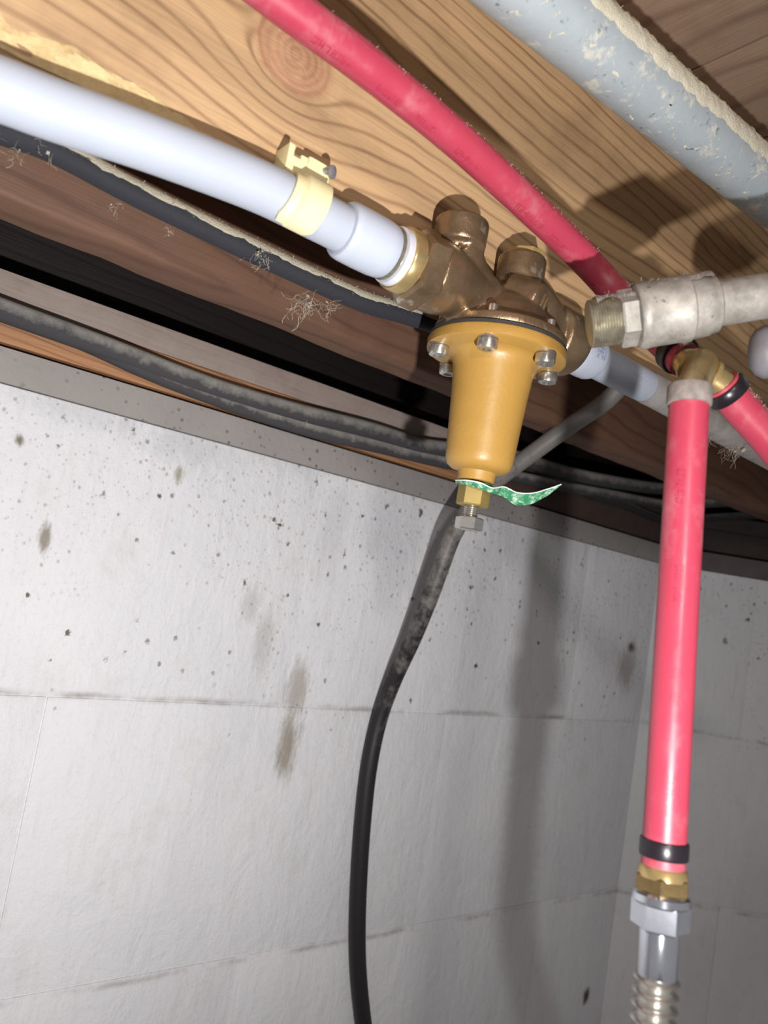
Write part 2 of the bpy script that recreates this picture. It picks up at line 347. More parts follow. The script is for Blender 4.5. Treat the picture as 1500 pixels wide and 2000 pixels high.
# ------------------------------------------------------------------ dust and lint helpers
def ns(p, s=1.0): return mnoise.noise(Vector(p)*s)
def dust_coat(path, r, name, parent, mat, a0=-70, a1=70, th=.0012, nf=120, fl=.004, seg=10, rag=.4, f_ang=None, tilt=0):
    """a ragged dust layer lying on top of a tube, with loose fibres, as one part"""
    mb = MB(); path = [Vector(p) for p in path]; fr = []
    dense = []
    L = 0
    for i in range(len(path)-1):
        n = max(1, int((path[i+1]-path[i]).length/.0022))
        for k in range(n): dense.append(path[i].lerp(path[i+1], k/n))
    dense.append(path[-1])
    N = len(dense); vs = []; fs = []
    def frame(i):
        t = (dense[min(i+1, N-1)]-dense[max(i-1, 0)]).normalized()
        s_ = t.cross(UP).normalized(); u = s_.cross(t)       # s_ : toward the camera for a tube running +X
        return t, s_, u
    for i in range(N):
        t, s_, u = frame(i)
        w1 = 1 + rag*ns(dense[i], 90) + rag*.7*ns(dense[i], 300); w0_ = 1 + rag*ns(dense[i]+Vector((3, 0, 0)), 90) + rag*.7*ns(dense[i]+Vector((5, 0, 0)), 300)
        lo, hi = a0*w0_, a1*w1
        for k in range(seg+1):
            q = math.radians(tilt + lo + (hi-lo)*k/seg)
            e = math.sin(math.pi*k/seg)**.5
            d = u*math.cos(q) + s_*math.sin(q)
            hgt = r - .0002 + (th*(.55+.8*abs(ns(dense[i]+d*.01, 260))+.5*random.random()))*e
            vs.append(dense[i] + d*hgt)
    for i in range(N-1):
        for k in range(seg):
            a = i*(seg+1)+k; fs.append((a, a+1, a+seg+2, a+seg+1))
    mb.add(vs, fs)
    for _ in range(nf):
        i = random.randrange(N); t, s_, u = frame(i)
        q = math.radians(random.uniform(*(f_ang or (a0, a1))))
        d = u*math.cos(q) + s_*math.sin(q); p = dense[i] + d*r
        dirv = (d*random.uniform(.2, 1) + t*random.uniform(-1, 1) + Vector([random.uniform(-.5, .5) for _ in range(3)])).normalized()
        l = fl*random.uniform(.3, 1.2); pts = [p]
        for _k in range(4):
            dirv = (dirv + Vector([random.uniform(-.8, .8) for _ in range(3)])).normalized(); pts.append(pts[-1] + dirv*l/4)
        mb.tube(pts, random.uniform(.00005, .00013), 3, False)
    o = mb.build(name, mat, parent, 60); o['kind'] = 'stuff'; return o
def lint(center, size, n, name, parent, mat, hang=.0, th=.0002, label=None, cat=None):
    mb = MB(); c = Vector(center)
    for _ in range(int(n*1.2)):
        p = c + Vector([random.gauss(0, size*.33) for _ in range(3)]); l = size*random.uniform(.5, 1.5)
        d = Vector([random.gauss(0, 1) for _ in range(3)]).normalized(); pts = [p]
        for _k in range(6):
            d = (d + Vector([random.gauss(0, .6) for _ in range(3)]) + Vector((0, 0, -hang))).normalized(); pts.append(pts[-1] + d*l/6)
        mb.tube(pts, th*random.uniform(.6, 1.6), 3, False)
    for _ in range(max(2, n//6)):
        p = c + Vector([random.gauss(0, size*.3) for _ in range(3)]); q = size*random.uniform(.08, .18)
        vs = [p + Vector([random.uniform(-q, q) for _ in range(3)]) for _ in range(5)]
        mb.add(vs, [(0, 1, 2), (0, 2, 3), (0, 3, 4), (1, 2, 4), (2, 3, 4), (0, 1, 4)])
    o = mb.build(name, mat, parent, 60, origin=c)
    if label: tag(o, label, cat)
    return o
def strokes(mb, axis_pt, t, r, ang0, length, n, h, up=UP, rows=1):
    """letter-like marks laid on a tube's surface: small curved bars in rows"""
    t = t.normalized(); u = (up - t*up.dot(t)).normalized(); w = t.cross(u)
    for row in range(rows):
        for k in range(n):
            if random.random() < .08: continue
            c0 = length*(k+.5)/n; cw = length/n*.36
            for (dx0, dx1, y0, y1) in random.sample([(-1, -.45, -1, 1), (.45, 1, -1, 1), (-1, 1, .55, 1), (-1, 1, -1, -.55), (-1, 1, -.25, .25)], random.choice((2, 3, 3))):
                vs = []
                for a_ in (y0, (y0+y1)/2, y1):
                    q = ang0 + (row*2.6 + a_)*h/r
                    for b_ in (dx0, dx1):
                        vs.append(axis_pt + t*(c0 + b_*cw) + (u*math.cos(q) + w*math.sin(q))*(r+.00008))
                mb.add(vs, [(0, 1, 3, 2), (2, 3, 5, 4)])

# ================================================================== THE SETTING
WY = .58                                       # wall face
CX = PY(1288, 1107, WY).x                      # corner where the wall turns
def struct(o): o['kind'] = 'structure'; return o
RD = Vector((.755, -.656, 0)).normalized()     # the short return wall runs this way from the corner
RN = Vector((-RD.y, RD.x, 0)) * -1             # its face normal, toward the camera
if RN.dot(Vector((0, -1, 0))) < 0: RN = -RN
CORN = Vector((CX, WY, 0))
ZT = .0955                                     # top of the painted block work
LEFT = -1.3
back = struct(MB().box(((LEFT+CX+.1)/2, WY+.0008+.10, (ZT-H)/2), (CX+.1-LEFT, .2, ZT+H)).build('wall_back', M['wall'], None, 0))
rlen = 1.3
bright = RD; 
rc = CORN + RD*(rlen/2) - RN*(.1008)
right = struct(MB().box((rc.x, rc.y, (ZT-H)/2), (rlen, .2, ZT+H), (RD, -RN, UP)).build('wall_right', M['wall'], None, 0))
def make_block(L, Hh):
    mb = MB().box((0, 0, 0), (L, .02, Hh), None, .0007); return mb
course, jt, bl = .2108, .0010, .40
bmesh_cache = {}
def block(parent, c, ax, L):
    key = round(L, 3)
    if key not in bmesh_cache:
        me = make_block(L, course-jt).build('concrete_block', M['wall'], None, 40); bmesh_cache[key] = me.data; bpy.data.objects.remove(me)
    o = bpy.data.objects.new('concrete_block', bmesh_cache[key]); col.objects.link(o); o.parent = parent
    X, Y = ax
    o.matrix_local = Matrix(((X.x, Y.x, 0, c.x), (X.y, Y.y, 0, c.y), (0, 0, 1, c.z), (0, 0, 0, 1)))
    return o
r_ = 0
zt = ZT
while zt > -H + .05:
    zc_ = zt - course/2 - jt*.0
    off = .374 if r_ % 2 == 0 else .176
    x = off - 4*bl
    while x < CX - .02:
        L = min(bl, CX - x)
        if x + L > LEFT and L > .05:
            block(back, Vector((x + L/2, WY+.01-.0002, zc_)), (XA, YA), L - jt)
        x += bl
    s_ = .13 if r_ % 2 == 0 else .33
    x0 = 0.0
    while x0 < rlen - .05:
        L = min(s_ if x0 == 0 else bl, rlen-x0)
        c = CORN + RD*(x0 + L/2) - RN*(.0098)
        block(right, Vector((c.x, c.y, zc_)), (RD, -RN), L - jt)
        x0 += L
    zt -= course; r_ += 1
# unpainted mortar bed on top of the blocks, sill plate, board above it, rim joist
def along(name, mat, z0_, z1_, set_back, depth, parent_b=None, parent_r=None, bev=.0015, mat_r=None, xe=None):
    xe = xe or CX+.05
    a = MB().box(((LEFT+xe)/2, WY+set_back+depth/2, (z0_+z1_)/2), (xe-LEFT, depth, z1_-z0_), None, bev)
    q = CORN + RD*(rlen/2-.02) - RN*(set_back+depth/2)
    b = MB().box((q.x, q.y, (z0_+z1_)/2), (rlen-.0, depth, z1_-z0_), (RD, -RN, UP), bev)
    return a.build(name, mat, parent_b, 35, origin=(LEFT, WY, z0_)), b.build(name, mat_r or mat, parent_r, 35, origin=(CORN.x, CORN.y, z0_))
along('mortar_cap', M['mortar'], ZT+.0006, .1205, -.0015, .15, back, right, mat_r=M['mortar_shaded'])  # bed on the short wall is darkened to stand for shade
XS = PY(905, 940, WY).x
a, b = along('sill_plate', M['sill'], .1235, .152, .001, .12, mat_r=M['timber_shaded'], xe=XS)  # short-wall part carries painted shade; long part stops at the valve
tag(a, 'orange pine sill plate lying on the mortar bed of the long white wall', 'sill plate'); tag(b, 'sill plate with shade painted into its colour, on top of the short wall behind the hanging red pipe', 'sill plate')
a, b = along('sill_board', M['sill2'], .1525, .1735, .003, .115, mat_r=M['timber_shaded'], xe=XS)
tag(a, 'dusty grey-pink board stacked on the orange sill plate', 'board'); tag(b, 'dusty board, darkened by painted shade, stacked on the sill above the short wall', 'board')
o = MB().box(((XS+CX)/2+.002, WY+.003+.0575, .1485), (CX-XS-.004, .115, .050), None, .0015).build('sill_plate', M['sill_shaded'], None, 35, origin=(XS, WY, .1235))  # sill split here so this piece holds painted shade right of the valve
tag(o, 'brown sill timber, darkened by painted shade, behind the cables, right of the yellow valve', 'sill plate')
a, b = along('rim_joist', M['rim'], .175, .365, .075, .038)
tag(a, 'recessed rim joist with shade painted in as black, in the gap above the long sill', 'joist'); tag(b, 'recessed rim joist with shade painted in as black, above the short wall on the right', 'joist')
TOP = .365
struct(MB().box((.2, -.4, -H-.05), (4, 4, .1)).build('floor', M['floor'], None, 0))
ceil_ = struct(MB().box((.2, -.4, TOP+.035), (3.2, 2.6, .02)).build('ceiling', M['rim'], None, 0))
pl = MB().box((0, 0, 0), (.0915, 2.2, .018), None, .0012).build('plank', M['subfloor'], None, 35); pme = pl.data; bpy.data.objects.remove(pl)
for k in range(26):
    o = bpy.data.objects.new('plank', pme); col.objects.link(o); o.parent = ceil_; o.location = (-.95 + k*.0935, -.35, TOP+.0105 + random.uniform(-.001, .0005))

# ------------------------------------------------------------------ joists
JB = .1729
def joist(name, y0, z0_, mat, label, x0=-1.0, x1=2.0):
    mb = MB(); nx = 240; th = .038
    vs = []; fs = []
    # cross-section with an eased, slightly wavy bottom arris
    def ring(x):
        wv = .0012*ns((x, y0, 0), 30) + .0006*ns((x, y0, 3), 120)
        z = z0_ + wv + (.0085*max(0, min(1, (x-.04)/.11)) if y0 < .4 else 0); e = .0035
        return [(x, y0, TOP), (x, y0 + .0006*ns((x, 1, y0), 60), z+e), (x, y0+.0012, z+e*.35), (x, y0+e*.8, z), (x, y0+th-e, z), (x, y0+th, z+e), (x, y0+th, TOP)]
    for i in range(nx+1):
        vs += ring(x0 + (x1-x0)*i/nx)
    k = 7
    for i in range(nx):
        for j in range(k): fs.append((i*k+j, i*k+(j+1) % k, (i+1)*k+(j+1) % k, (i+1)*k+j))
    fs += [tuple(range(k)), tuple(range(nx*k, nx*k+k))]
    mb.add(vs, fs)
    return tag(mb.build(name, mat, None, 40, origin=(0, y0, z0_)), label, 'joist')
jo = joist('floor_joist', JY, JB, M['joist'], 'knotty honey-brown pine joist behind the white pipe and bronze valve')
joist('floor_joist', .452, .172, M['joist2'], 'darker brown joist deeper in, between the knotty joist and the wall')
# torn, splintered bottom edge of the knotty joist at the left
mb = MB(); nx, nz = 150, 10; vs = []
for i in range(nx+1):
    x = -.16 + .30*i/nx
    hh = .0145 + .005*ns((x, 0, 0), 40) + .004*ns((x, 2, 0), 160)
    hh *= max(.15, min(1, (.14-x)/.09))
    for j in range(nz+1):
        q = j/nz; z = JB+.0015 + .0085*max(0, min(1, (x-.04)/.11)) + hh*(1-q)
        y = JY + .0002 - (.0004 + .0026*max(0, ns((x, 7, z), 120)+.35*random.random()-.15))*math.sin(math.pi*min(1, q+.02))**.6
        vs.append((x, y, z))
mb.add(vs, [(i*(nz+1)+j, i*(nz+1)+j+1, (i+1)*(nz+1)+j+1, (i+1)*(nz+1)+j) for i in range(nx) for j in range(nz)])
t = NT('torn_wood'); M['torn'] = t.out(t.mix(t.noise(t.pos(), 260, 5, .7), (.40, .27, .11), (.76, .60, .34)), .9, 0, t.bump(t.noise(t.pos(), 500, 4, .7), .6, .001), .2)
mb.build('splintered_edge', M['torn'], jo, 20)

# ================================================================== WHITE PIPE, CLIP
AY, AZ = .303, .165
pr = .0111
wl = thing('white_plastic_pipe', (.19, AY, AZ), 'thick white plastic water pipe entering from the upper left, clipped to the joist', 'pipe')
pts = [PY(-420, 40, AY+.002), PY(-180, 112, AY), PY(0, 175, AY), PY(100, 213, AY), PY(300, 283, AY), PY(500, 362, AY), Vector((.165, AY, AZ)), Vector((.185, AY, AZ)), Vector((.2, AY, AZ))]
MB().tube(spline(pts, 8), pr, 32).build('pipe', M['white_pex'], wl)
MB().lathe((.1815, AY, AZ), XA, [(0, .0112), (.0004, .0131), (.0018, .0139), (.004, .0142), (.012, .0144), (.022, .0143), (.0265, .0138), (.0282, .0130), (.0286, .0115)], 40).build('expansion_ring', M['white_sleeve'], wl)
wr = thing('white_plastic_pipe', (.36, AY, AZ), 'white plastic pipe with blue print leaving the right side of the valve', 'pipe')
MB().tube([(.356, AY, AZ), (.40, AY, AZ), (.46, AY, AZ), (.60, AY, AZ-.003), (1.1, AY, AZ-.012)], pr, 32).build('pipe', M['white_pex'], wr)
MB().lathe((.3585, AY, AZ), XA, [(0, .0115), (.0004, .0133), (.0015, .0139), (.006, .0143), (.014, .0144), (.0185, .0141), (.0205, .0133), (.021, .0112)], 40).build('expansion_ring', M['white_sleeve'], wr)
MB().tube([(.4375, AY, AZ), (.452, AY, AZ), (.60, AY, AZ-.003), (.72, AY, AZ-.0055)], pr+.00025, 32, False).build('dust_film', M['dusty_pex'], wr)
mb = MB(); strokes(mb, Vector((.3655, AY, AZ)), XA, .0144, math.radians(82), .009, 6, .0011, UP, 3)
o = mb.build('printed_lettering', M['blue_print'], wr, 0); o['label'] = 'small blue print on the sleeve'
mb = MB(); strokes(mb, Vector((.383, AY, AZ)), XA, pr, math.radians(66), .052, 16, .0016, UP, 2)
o = mb.build('printed_lettering', M['pale_blue_print'], wr, 0); o['label'] = 'pale blurred blue print along the pipe'

cl = thing('pipe_clip', (.157, AY, AZ+.012), 'ivory yellow plastic half clip holding the white pipe to the joist', 'clip')
# curved strap: from the top tab round the front of the pipe to a free lip under it
mb = MB(); vs = []; fs = []; na = 40
prof = [(-.0088, .0114), (-.0088, .0128), (-.0046, .0132), (-.0040, .0138), (-.0030, .0149), (.0088, .0149), (.0088, .0114)]
for i in range(na+1):
    q = math.radians(20 - 190*i/na)             # 0 = up, negative = toward the camera
    d = Vector((0, math.sin(q), math.cos(q)))
    tp = 1.0 if i < na-4 else 1 - .05*(i-na+4)
    for (xx, rr) in prof: vs.append(Vector((.1605 - .0075*i/na + xx*tp, AY, AZ)) + d*(rr if i < na-4 else .0114+(rr-.0114)*(1-.1*(i-na+4))))
k = len(prof)
for i in range(na):
    for j in range(k): fs.append((i*k+j, i*k+(j+1) % k, (i+1)*k+(j+1) % k, (i+1)*k+j))
fs += [tuple(range(k)), tuple(range(na*k, na*k+k))]
mb.add(vs, fs); mb.build('strap', M['clip'], cl, 40)
# tab with two nail bosses; the left one is an open socket, the right one carries the proud nail head
n1 = Vector((.1528, .306, .1855)); n2 = Vector((.1690, .300, .1868))
MB().box((.1600, .3110, .1835), (.0215, .0122, .0085), None, .0012).build('tab', M['clip'], cl, 40)
mb = MB()
for (x0, x1, y0_, z0_, z1_) in ((.1478, .1511, .3045, .1800, .1925), (.1490, .1580, .3120, .1880, .1932), (.1549, .1590, .3050, .1795, .1902), (.1485, .1570, .3040, .1790, .1827)):
    mb.box(((x0+x1)/2, (y0_+.3172)/2, (z0_+z1_)/2), (x1-x0, .3172-y0_, z1_-z0_), None, .0011)
mb.build('boss', M['clip'], cl, 40)
MB().box((.1648, .3105, .1862), (.0125, .0130, .0100), None, .0016).build('boss', M['clip'], cl, 40)
MB().lathe((n1.x+.0002, .3075, n1.z), YA, [(0, .0011), (.0003, .0017), (.0015, .0017), (.0016, .0012), (.010, .0012)], 14).build('nail', M['zinc'], cl)
hd = Vector((.45, -.85, -.15)).normalized()
MB().lathe(n2 + Vector((.0012, .0, .0003)), -hd, [(0, .0026), (.0003, .0031), (.0012, .0031), (.0013, .0016), (.014, .0014)], 18).build('nail', M['zinc'], cl)

# ================================================================== PRESSURE REDUCING VALVE
VX = .295
va = thing('pressure_valve', (VX, AY, .04), 'bronze pressure reducing valve with mustard yellow bell housing, hanging under the joist', 'valve')
# union side
MB().lathe((.2098, AY, AZ), XA, [(0, .0118), (.0003, .0137), (.0014, .0137), (.0016, .0128), (.0030, .0128)], 40).build('tail_flange', M['thread'], va)
MB().lathe((.2122, AY, AZ), XA, [(0, .0130), (.0004, .0146), (.0022, .0150), (.0040, .0150), (.0044, .0140)], 40).build('thread_tape', M['tape'], va)
MB().lathe((.2158, AY, AZ), XA, [(0, .0142), (.0004, .0158), (.0012, .0164), (.0070, .0166), (.0078, .0160)], 40).build('union_collar', M['brass'], va)
MB().lathe((.2232, AY, AZ), XA, [(0, .0160), (.0001, .0186), (.0016, .0212), (.0115, .0214), (.0132, .0200)], 6, math.radians(13)).build('union_nut', M['bronze'], va, 20)
# cast body, one skin over the run, the dome and the two upward ports
mb = MB()
mb.lathe((.235, AY, AZ), XA, [(0, .0188), (.004, .0190), (.012, .0186), (.022, .0160), (.032, .0135), (.045, .0128), (.075, .0130), (.098, .0160), (.104, .0190)], 40)
mb.lathe((.333, AY, AZ), XA, [(0, .0175), (.002, .0200), (.017, .0202), (.0205, .0196), (.0215, .0185)], 40)
mb.lathe((VX+.001, AY, .1462), UP, [(0, .0360), (.0012, .0376), (.0058, .0372), (.0068, .0325), (.010, .0295), (.016, .0262), (.022, .0215), (.027, .0150), (.030, .007), (.031, .002)], 56)
P1, P2 = .2545, .3035
mb.lathe((P1, AY-.001, .1832), UP, [(0, .0100), (.0022, .0118), (.0030, .0142), (.0165, .0147), (.0172, .0140)], 40)
mb.tube([(P1, AY-.001, .1860), (P1+.005, AY-.001, .181), (P1+.014, AY-.001, .174), (P1+.026, AY-.003, .166)], [.0122, .0110, .0098, .0105], 32)
mb.lathe((P2, AY-.001, .168), UP, [(0, .0170), (.008, .0140), (.0130, .0122), (.0150, .0122), (.0162, .0138), (.0310, .0140), (.0317, .0134)], 40)
mb.tube([(P2+.004, AY-.002, .184), (P2+.018, AY-.002, .176), (P2+.034, AY, .166)], [.0112, .0130, .0155], 32)
fb = Vector((.45, -.86, -.25)).normalized()
mb.lathe(Vector((VX-.001, AY-.004, .1735)), fb, [(0, .0125), (.012, .0118), (.0185, .0108), (.0205, .0085), (.0210, .004)], 32)
bo = mb.build('body', M['bronze'], va, 0)
md = bo.modifiers.new('remesh', 'REMESH'); md.mode = 'VOXEL'; md.voxel_size = .0009; md.use_smooth_shade = True
ms = bo.modifiers.new('smooth', 'SMOOTH'); ms.factor = .5; ms.iterations = 5
MB().lathe((P2+.0015, AY-.002, .1985), UP, [(0, .0112), (.0048, .0112), (.0052, .0106)], 8, .3).build('port_plug', M['brass_plug'], va, 20)
# raised cast marks on the round boss in front
fu = (UP - fb*UP.dot(fb)).normalized(); fr_ = fb.cross(fu)
for k in (-1, 1):
    MB().box(Vector((VX-.001, AY-.004, .1735)) + fb*.0205 + fr_*(.0028*k) + fu*.001, (.0012, .0024, .0085), (fr_, fb, fu), .0005).build('cast_mark', M['bronze'], va)
# gasket, bell with flange
MB().lathe((VX, AY, .1442), UP, [(0, .0380), (.0002, .0386), (.0018, .0386), (.0020, .0380)], 64).build('gasket', M['gasket'], va)
MB().lathe((VX, AY, .0665), UP, [(0, .0092), (.0005, .0102), (.0035, .0104), (.0055, .0108), (.0060, .0125), (.0066, .0150), (.0085, .0175), (.0115, .0187), (.015, .0191), (.030, .0200), (.050, .0214), (.062, .0225), (.067, .0236), (.0695, .0255), (.0708, .0285), (.0712, .0375), (.0720, .0390), (.0765, .0392), (.0776, .0386)], 72).build('bell_housing', M['mustard'], va, 40)
for k in range(6):
    q = math.radians(-15 + 60*k) ; fwd = Vector((F_.x, F_.y, 0)).normalized(); rt = Vector((R_.x, R_.y, 0)).normalized()
    c = Vector((VX, AY, .1378)) + (rt*math.sin(q) - fwd*math.cos(q))*.0335
    mb = MB().lathe(c, -UP, [(-.0005, .0052), (.0004, .0056), (.0010, .0056), (.0012, .0047), (.0015, .0054), (.0052, .0055), (.0064, .0050), (.0068, .0040), (.0068, .0026), (.0040, .0024), (.0040, 0)], 24, 0, None, False)
    s = mb.build('screw', M['steel'], va)
    MB().lathe(c, UP, [(.0130, .0026), (.0175, .0026), (.0182, .0018)], 12).build('screw_end', M['steel'], s)
# stem: lock nut and adjusting bolt
MB().lathe((VX, AY, .0530), UP, [(0, .0082), (.0008, .0090), (.0118, .0090), (.0125, .0084)], 6, .25).build('lock_nut', M['nut_brass'], va, 20)
mb = MB(); prof = []
z = 0
while z < .0082:
    prof += [(z, .0036), (z+.0004, .0042), (z+.0008, .0036)]; z += .0011
mb.lathe((VX, AY, .0465), UP, prof, 20)
ab = mb.build('adjusting_bolt', M['steel'], va, 20)
MB().lathe((VX, AY, .0398), UP, [(0, .0066), (.0006, .0078), (.0064, .0078), (.0070, .0068)], 6, math.radians(8)).build('bolt_head', M['steel'], ab, 20)
# outlet tail
MB().lathe((.353, AY, AZ), XA, [(0, .0125), (.0062, .0125)], 32).build('outlet_tail', M['brass'], va)

# green tag on the stem
tg = thing('paper_tag', (VX, AY, .066), 'torn green and white paper tag threaded on the valve stem', 'tag')
ctrl = [(890, 938), (912, 938), (938, 943), (962, 953), (985, 951), (1010, 962), (1040, 963), (1070, 955), (1096, 946)]
wid = [.0018, .0030, .0036, .0030, .0062, .0078, .0066, .0042, .0006]
dpt = [.4235, .4150, .4120, .4150, .4215, .4240, .4250, .426, .427]
cp = [PD(x, y, d) for (x, y), d in zip(ctrl, dpt)]
sp = spline(cp, 8); ws = []
for i in range(len(wid)-1):
    for k in range(8): ws.append(wid[i] + (wid[i+1]-wid[i])*k/8)
ws.append(wid[-1])
vs = []; fs = []; dn = (F_*.45 + D_*1.0).normalized()
for i, p in enumerate(sp):
    bulge = F_*.0008*math.sin(i*.7)
    for j in range(5): vs.append(p + dn*(ws[i]*j/4) + bulge*(j*(4-j)/4))
n5 = len(vs)
vs += [v + F_*.00035 for v in vs]
for i in range(len(sp)-1):
    for j in range(4):
        a = i*5+j; fs.append((a, a+1, a+6, a+5)); fs.append((n5+a, n5+a+5, n5+a+6, n5+a+1))
for i in range(len(sp)-1): fs.append((i*5, i*5+5, n5+i*5+5, n5+i*5)); fs.append((i*5+4, n5+i*5+4, n5+i*5+9, i*5+9))
MB().add(vs, fs).build('tag_sheet', M['tag'], tg, 60)
MB().tube([p - F_*.0001 for p in sp], .00035, 6).build('tag_edge', M['tag_edge'], tg, 60)
MB().lathe((VX, AY, .0652), UP, [(0, .0040), (0, .0100), (.0004, .0100), (.0004, .0040)], 32, 0, None, False).build('tag_ring', M['tag'], tg, 40)

# ================================================================== RED PIPES AND TEE
rr_ = .00795
tee_c = PD(1370, 727, .346)
up_pts = [PY(150, -330, .258), PY(400, -115, .258), PY(582, 28, .258), PY(702, 118, .258), PY(880, 262, .258), PY(1040, 408, .258), PY(1145, 510, .257), PD(1212, 583, .408), PD(1278, 650, .384), PD(1336, 703, .360)]
UPIPE = spline(up_pts, 8)
ru = thing('red_plastic_pipe', up_pts[4], 'bright red plastic pipe slanting across the joist from the top edge down to the tee', 'pipe')
MB().tube(UPIPE, rr_, 28).build('pipe', M['red'], ru)
def crimp(c, t, parent, mat, L=.0085, r=rr_, e=.0016):
    return MB().lathe(c - t.normalized()*L/2, t, [(0, r), (.0002, r+e*.75), (.0008, r+e), (L-.0008, r+e), (L-.0002, r+e*.75), (L, r)], 36).build('crimp_ring', mat, parent)
def at_frac(path, q):
    i = q*(len(path)-1); k = min(int(i), len(path)-2); return path[k].lerp(path[k+1], i-k), (path[k+1]-path[k]).normalized()
tl = (up_pts[-1]-up_pts[-2]).normalized()
crimp(up_pts[-1] - tl*.007, tl, ru, M['black_ring'], .0075)
random.seed(3)
for q, L in ((.245, .012), (.29, .017), (.355, .013), (.395, .017), (.45, .022), (.53, .02), (.585, .018), (.645, .018), (.70, .016)):
    p, t = at_frac(UPIPE, q); mb = MB(); strokes(mb, p, t, rr_, math.radians(158), L, max(4, int(L/.0028)), .0016)
    mb.build('printed_lettering', M['red_print'], ru, 0)
    p, t = at_frac(UPIPE, q+.02); mb = MB(); strokes(mb, p, t, rr_, math.radians(76), L*.8, 9, .0006); mb.build('printed_lettering', M['red_print'], ru, 0)
dust_coat(UPIPE[8:], rr_, 'dust', ru, M['lint'], -60, 56, .0003, 120, .0014, 8, .2, (20, 70))

te = thing('brass_tee', tee_c, 'dusty brass tee fitting joining the three red pipes', 'fitting')
rg_pts = [PD(1408, 750, .347), PD(1450, 800, .350), PD(1495, 850, .352), PD(1560, 925, .354), PD(1700, 1060, .36), PD(1900, 1240, .37)]
vt_top, vt_bot = PD(1347, 768, .318), PD(1297, 1655, .287)
VD = (vt_bot - vt_top).normalized()
MB().tube([up_pts[-1]-tl*.002, tee_c.lerp(up_pts[-1], .35), tee_c, tee_c.lerp(rg_pts[0], .65), rg_pts[0] + (rg_pts[1]-rg_pts[0])*.1], .0066, 24).build('run', M['brass'], te)
MB().tube([tee_c - VD*.004, vt_top + VD*.002], .0070, 24).build('branch', M['brass'], te)
for c, t_ in ((tee_c.lerp(up_pts[-1], .42), tee_c-up_pts[-1]), (tee_c.lerp(rg_pts[0], .40), rg_pts[0]-tee_c)):
    MB().lathe(c - t_.normalized()*.0012, t_, [(0, .0070), (.0002, .0084), (.0022, .0084), (.0024, .0070)], 28).build('collar', M['brass'], te)
rg = thing('red_plastic_pipe', rg_pts[1], 'dusty red plastic pipe running off to the right edge from the tee', 'pipe')
RG = spline(rg_pts, 8)
MB().tube(RG, rr_, 28).build('pipe', M['red'], rg)
tr = (rg_pts[1]-rg_pts[0]).normalized()
crimp(rg_pts[0] + tr*.0045, tr, rg, M['black_ring'], .0062)
dust_coat(RG[1:], rr_, 'dust', rg, M['lint'], -70, 58, .0004, 120, .0016, 8, .2, (20, 70))
# stub of the upper pipe on the tee side of its ring
MB().tube([up_pts[-1], up_pts[-1]+tl*.001], rr_, 28).build('pipe_end', M['red'], ru)

def on_axis(y):
    lo, hi = -.02, .4
    for _ in range(40):
        m_ = (lo+hi)/2; p = vt_top + VD*m_
        yy = 1000 + F*p.dot(D_)/p.dot(F_)
        if yy < y: lo = m_
        else: hi = m_
    return lo
rv = thing('red_plastic_pipe', vt_bot, 'red plastic pipe hanging straight down from the tee in front of the wall', 'pipe')
e1 = on_axis(1702)
MB().tube([vt_top + VD*(e1*k/10) for k in range(11)], rr_, 32).build('pipe', M['red'], rv)
crimp(vt_top + VD*.0012, VD, rv, M['dusty_ring'], .0085, rr_, .0010)
yc1 = on_axis(1657); crimp(vt_top + VD*yc1, VD, rv, M['black_ring'], .0066, rr_, .0009)
toc = -(vt_bot.normalized()); toc = (toc - VD*toc.dot(VD)).normalized()
random.seed(11)
for y0_, a_ in ((925, 4), (1108, -6), (1305, -12), (1512, -16)):
    s0 = on_axis(y0_); mb = MB(); strokes(mb, vt_top + VD*s0, VD, rr_, math.radians(-a_*1.0)*-1, .0145, 10, .00075, toc, 2)
    mb.build('printed_lettering', M['red_print'], rv, 0)

# brass adapter + chromed flexible connector
fc = thing('flexible_connector', vt_top + VD*on_axis(1900), 'chrome flexible water connector with brass nut under the hanging red pipe', 'connector')
def seg(y0_, y1_, prof, name, mat, n=36, rot=0, parent=fc, sm=35):
    a0, a1 = on_axis(y0_), on_axis(y1_); L = a1-a0
    return MB().lathe(vt_top + VD*a0, VD, [(d*L, r) for d, r in prof], n, rot, toc).build(name, mat, parent, sm)
seg(1690, 1712, [(0, .0078), (.2, .0086), (1, .0094)], 'adapter_shoulder', M['brass'])
seg(1706, 1742, [(0, .0090), (.12, .0102), (.85, .0104), (1, .0094)], 'brass_nut', M['brass_old'], 6, math.radians(2), fc, 20)
seg(1740, 1764, [(0, .0090), (.25, .0102), (.8, .0106), (1, .0098)], 'nut_collar', M['chrome'])
seg(1758, 1815, [(0, .0092), (.10, .0104), (.9, .0104), (1, .0088)], 'chrome_nut', M['chrome'], 6, math.radians(28), fc, 20)
seg(1812, 1912, [(0, .0070), (.05, .0072), (.9, .0070), (1, .0064)], 'sleeve', M['chrome'])
a0 = on_axis(1905); base = vt_top + VD*a0
hp = spline([base, base+VD*.03, base+VD*.07 + R_*.004, base+VD*.12+R_*.03, base+VD*.16+R_*.085, base+VD*.19+R_*.16, base+VD*.24+R_*.23, base+VD*.40+R_*.26], 10)
cum = [0]
for i in range(1, len(hp)): cum.append(cum[-1]+(hp[i]-hp[i-1]).length)
pts = []; rs = []; s_ = 0; i = 0
while s_ < cum[-1]-.002:
    while cum[i+1] < s_: i += 1
    pts.append(hp[i].lerp(hp[i+1], (s_-cum[i])/(cum[i+1]-cum[i])))
    rs.append(.0069 + .0015*math.sin(s_*2*math.pi/.0046)); s_ += .0046/8
MB().tube(pts, rs, 24).build('corrugated_hose', M['steel'], fc, 60)

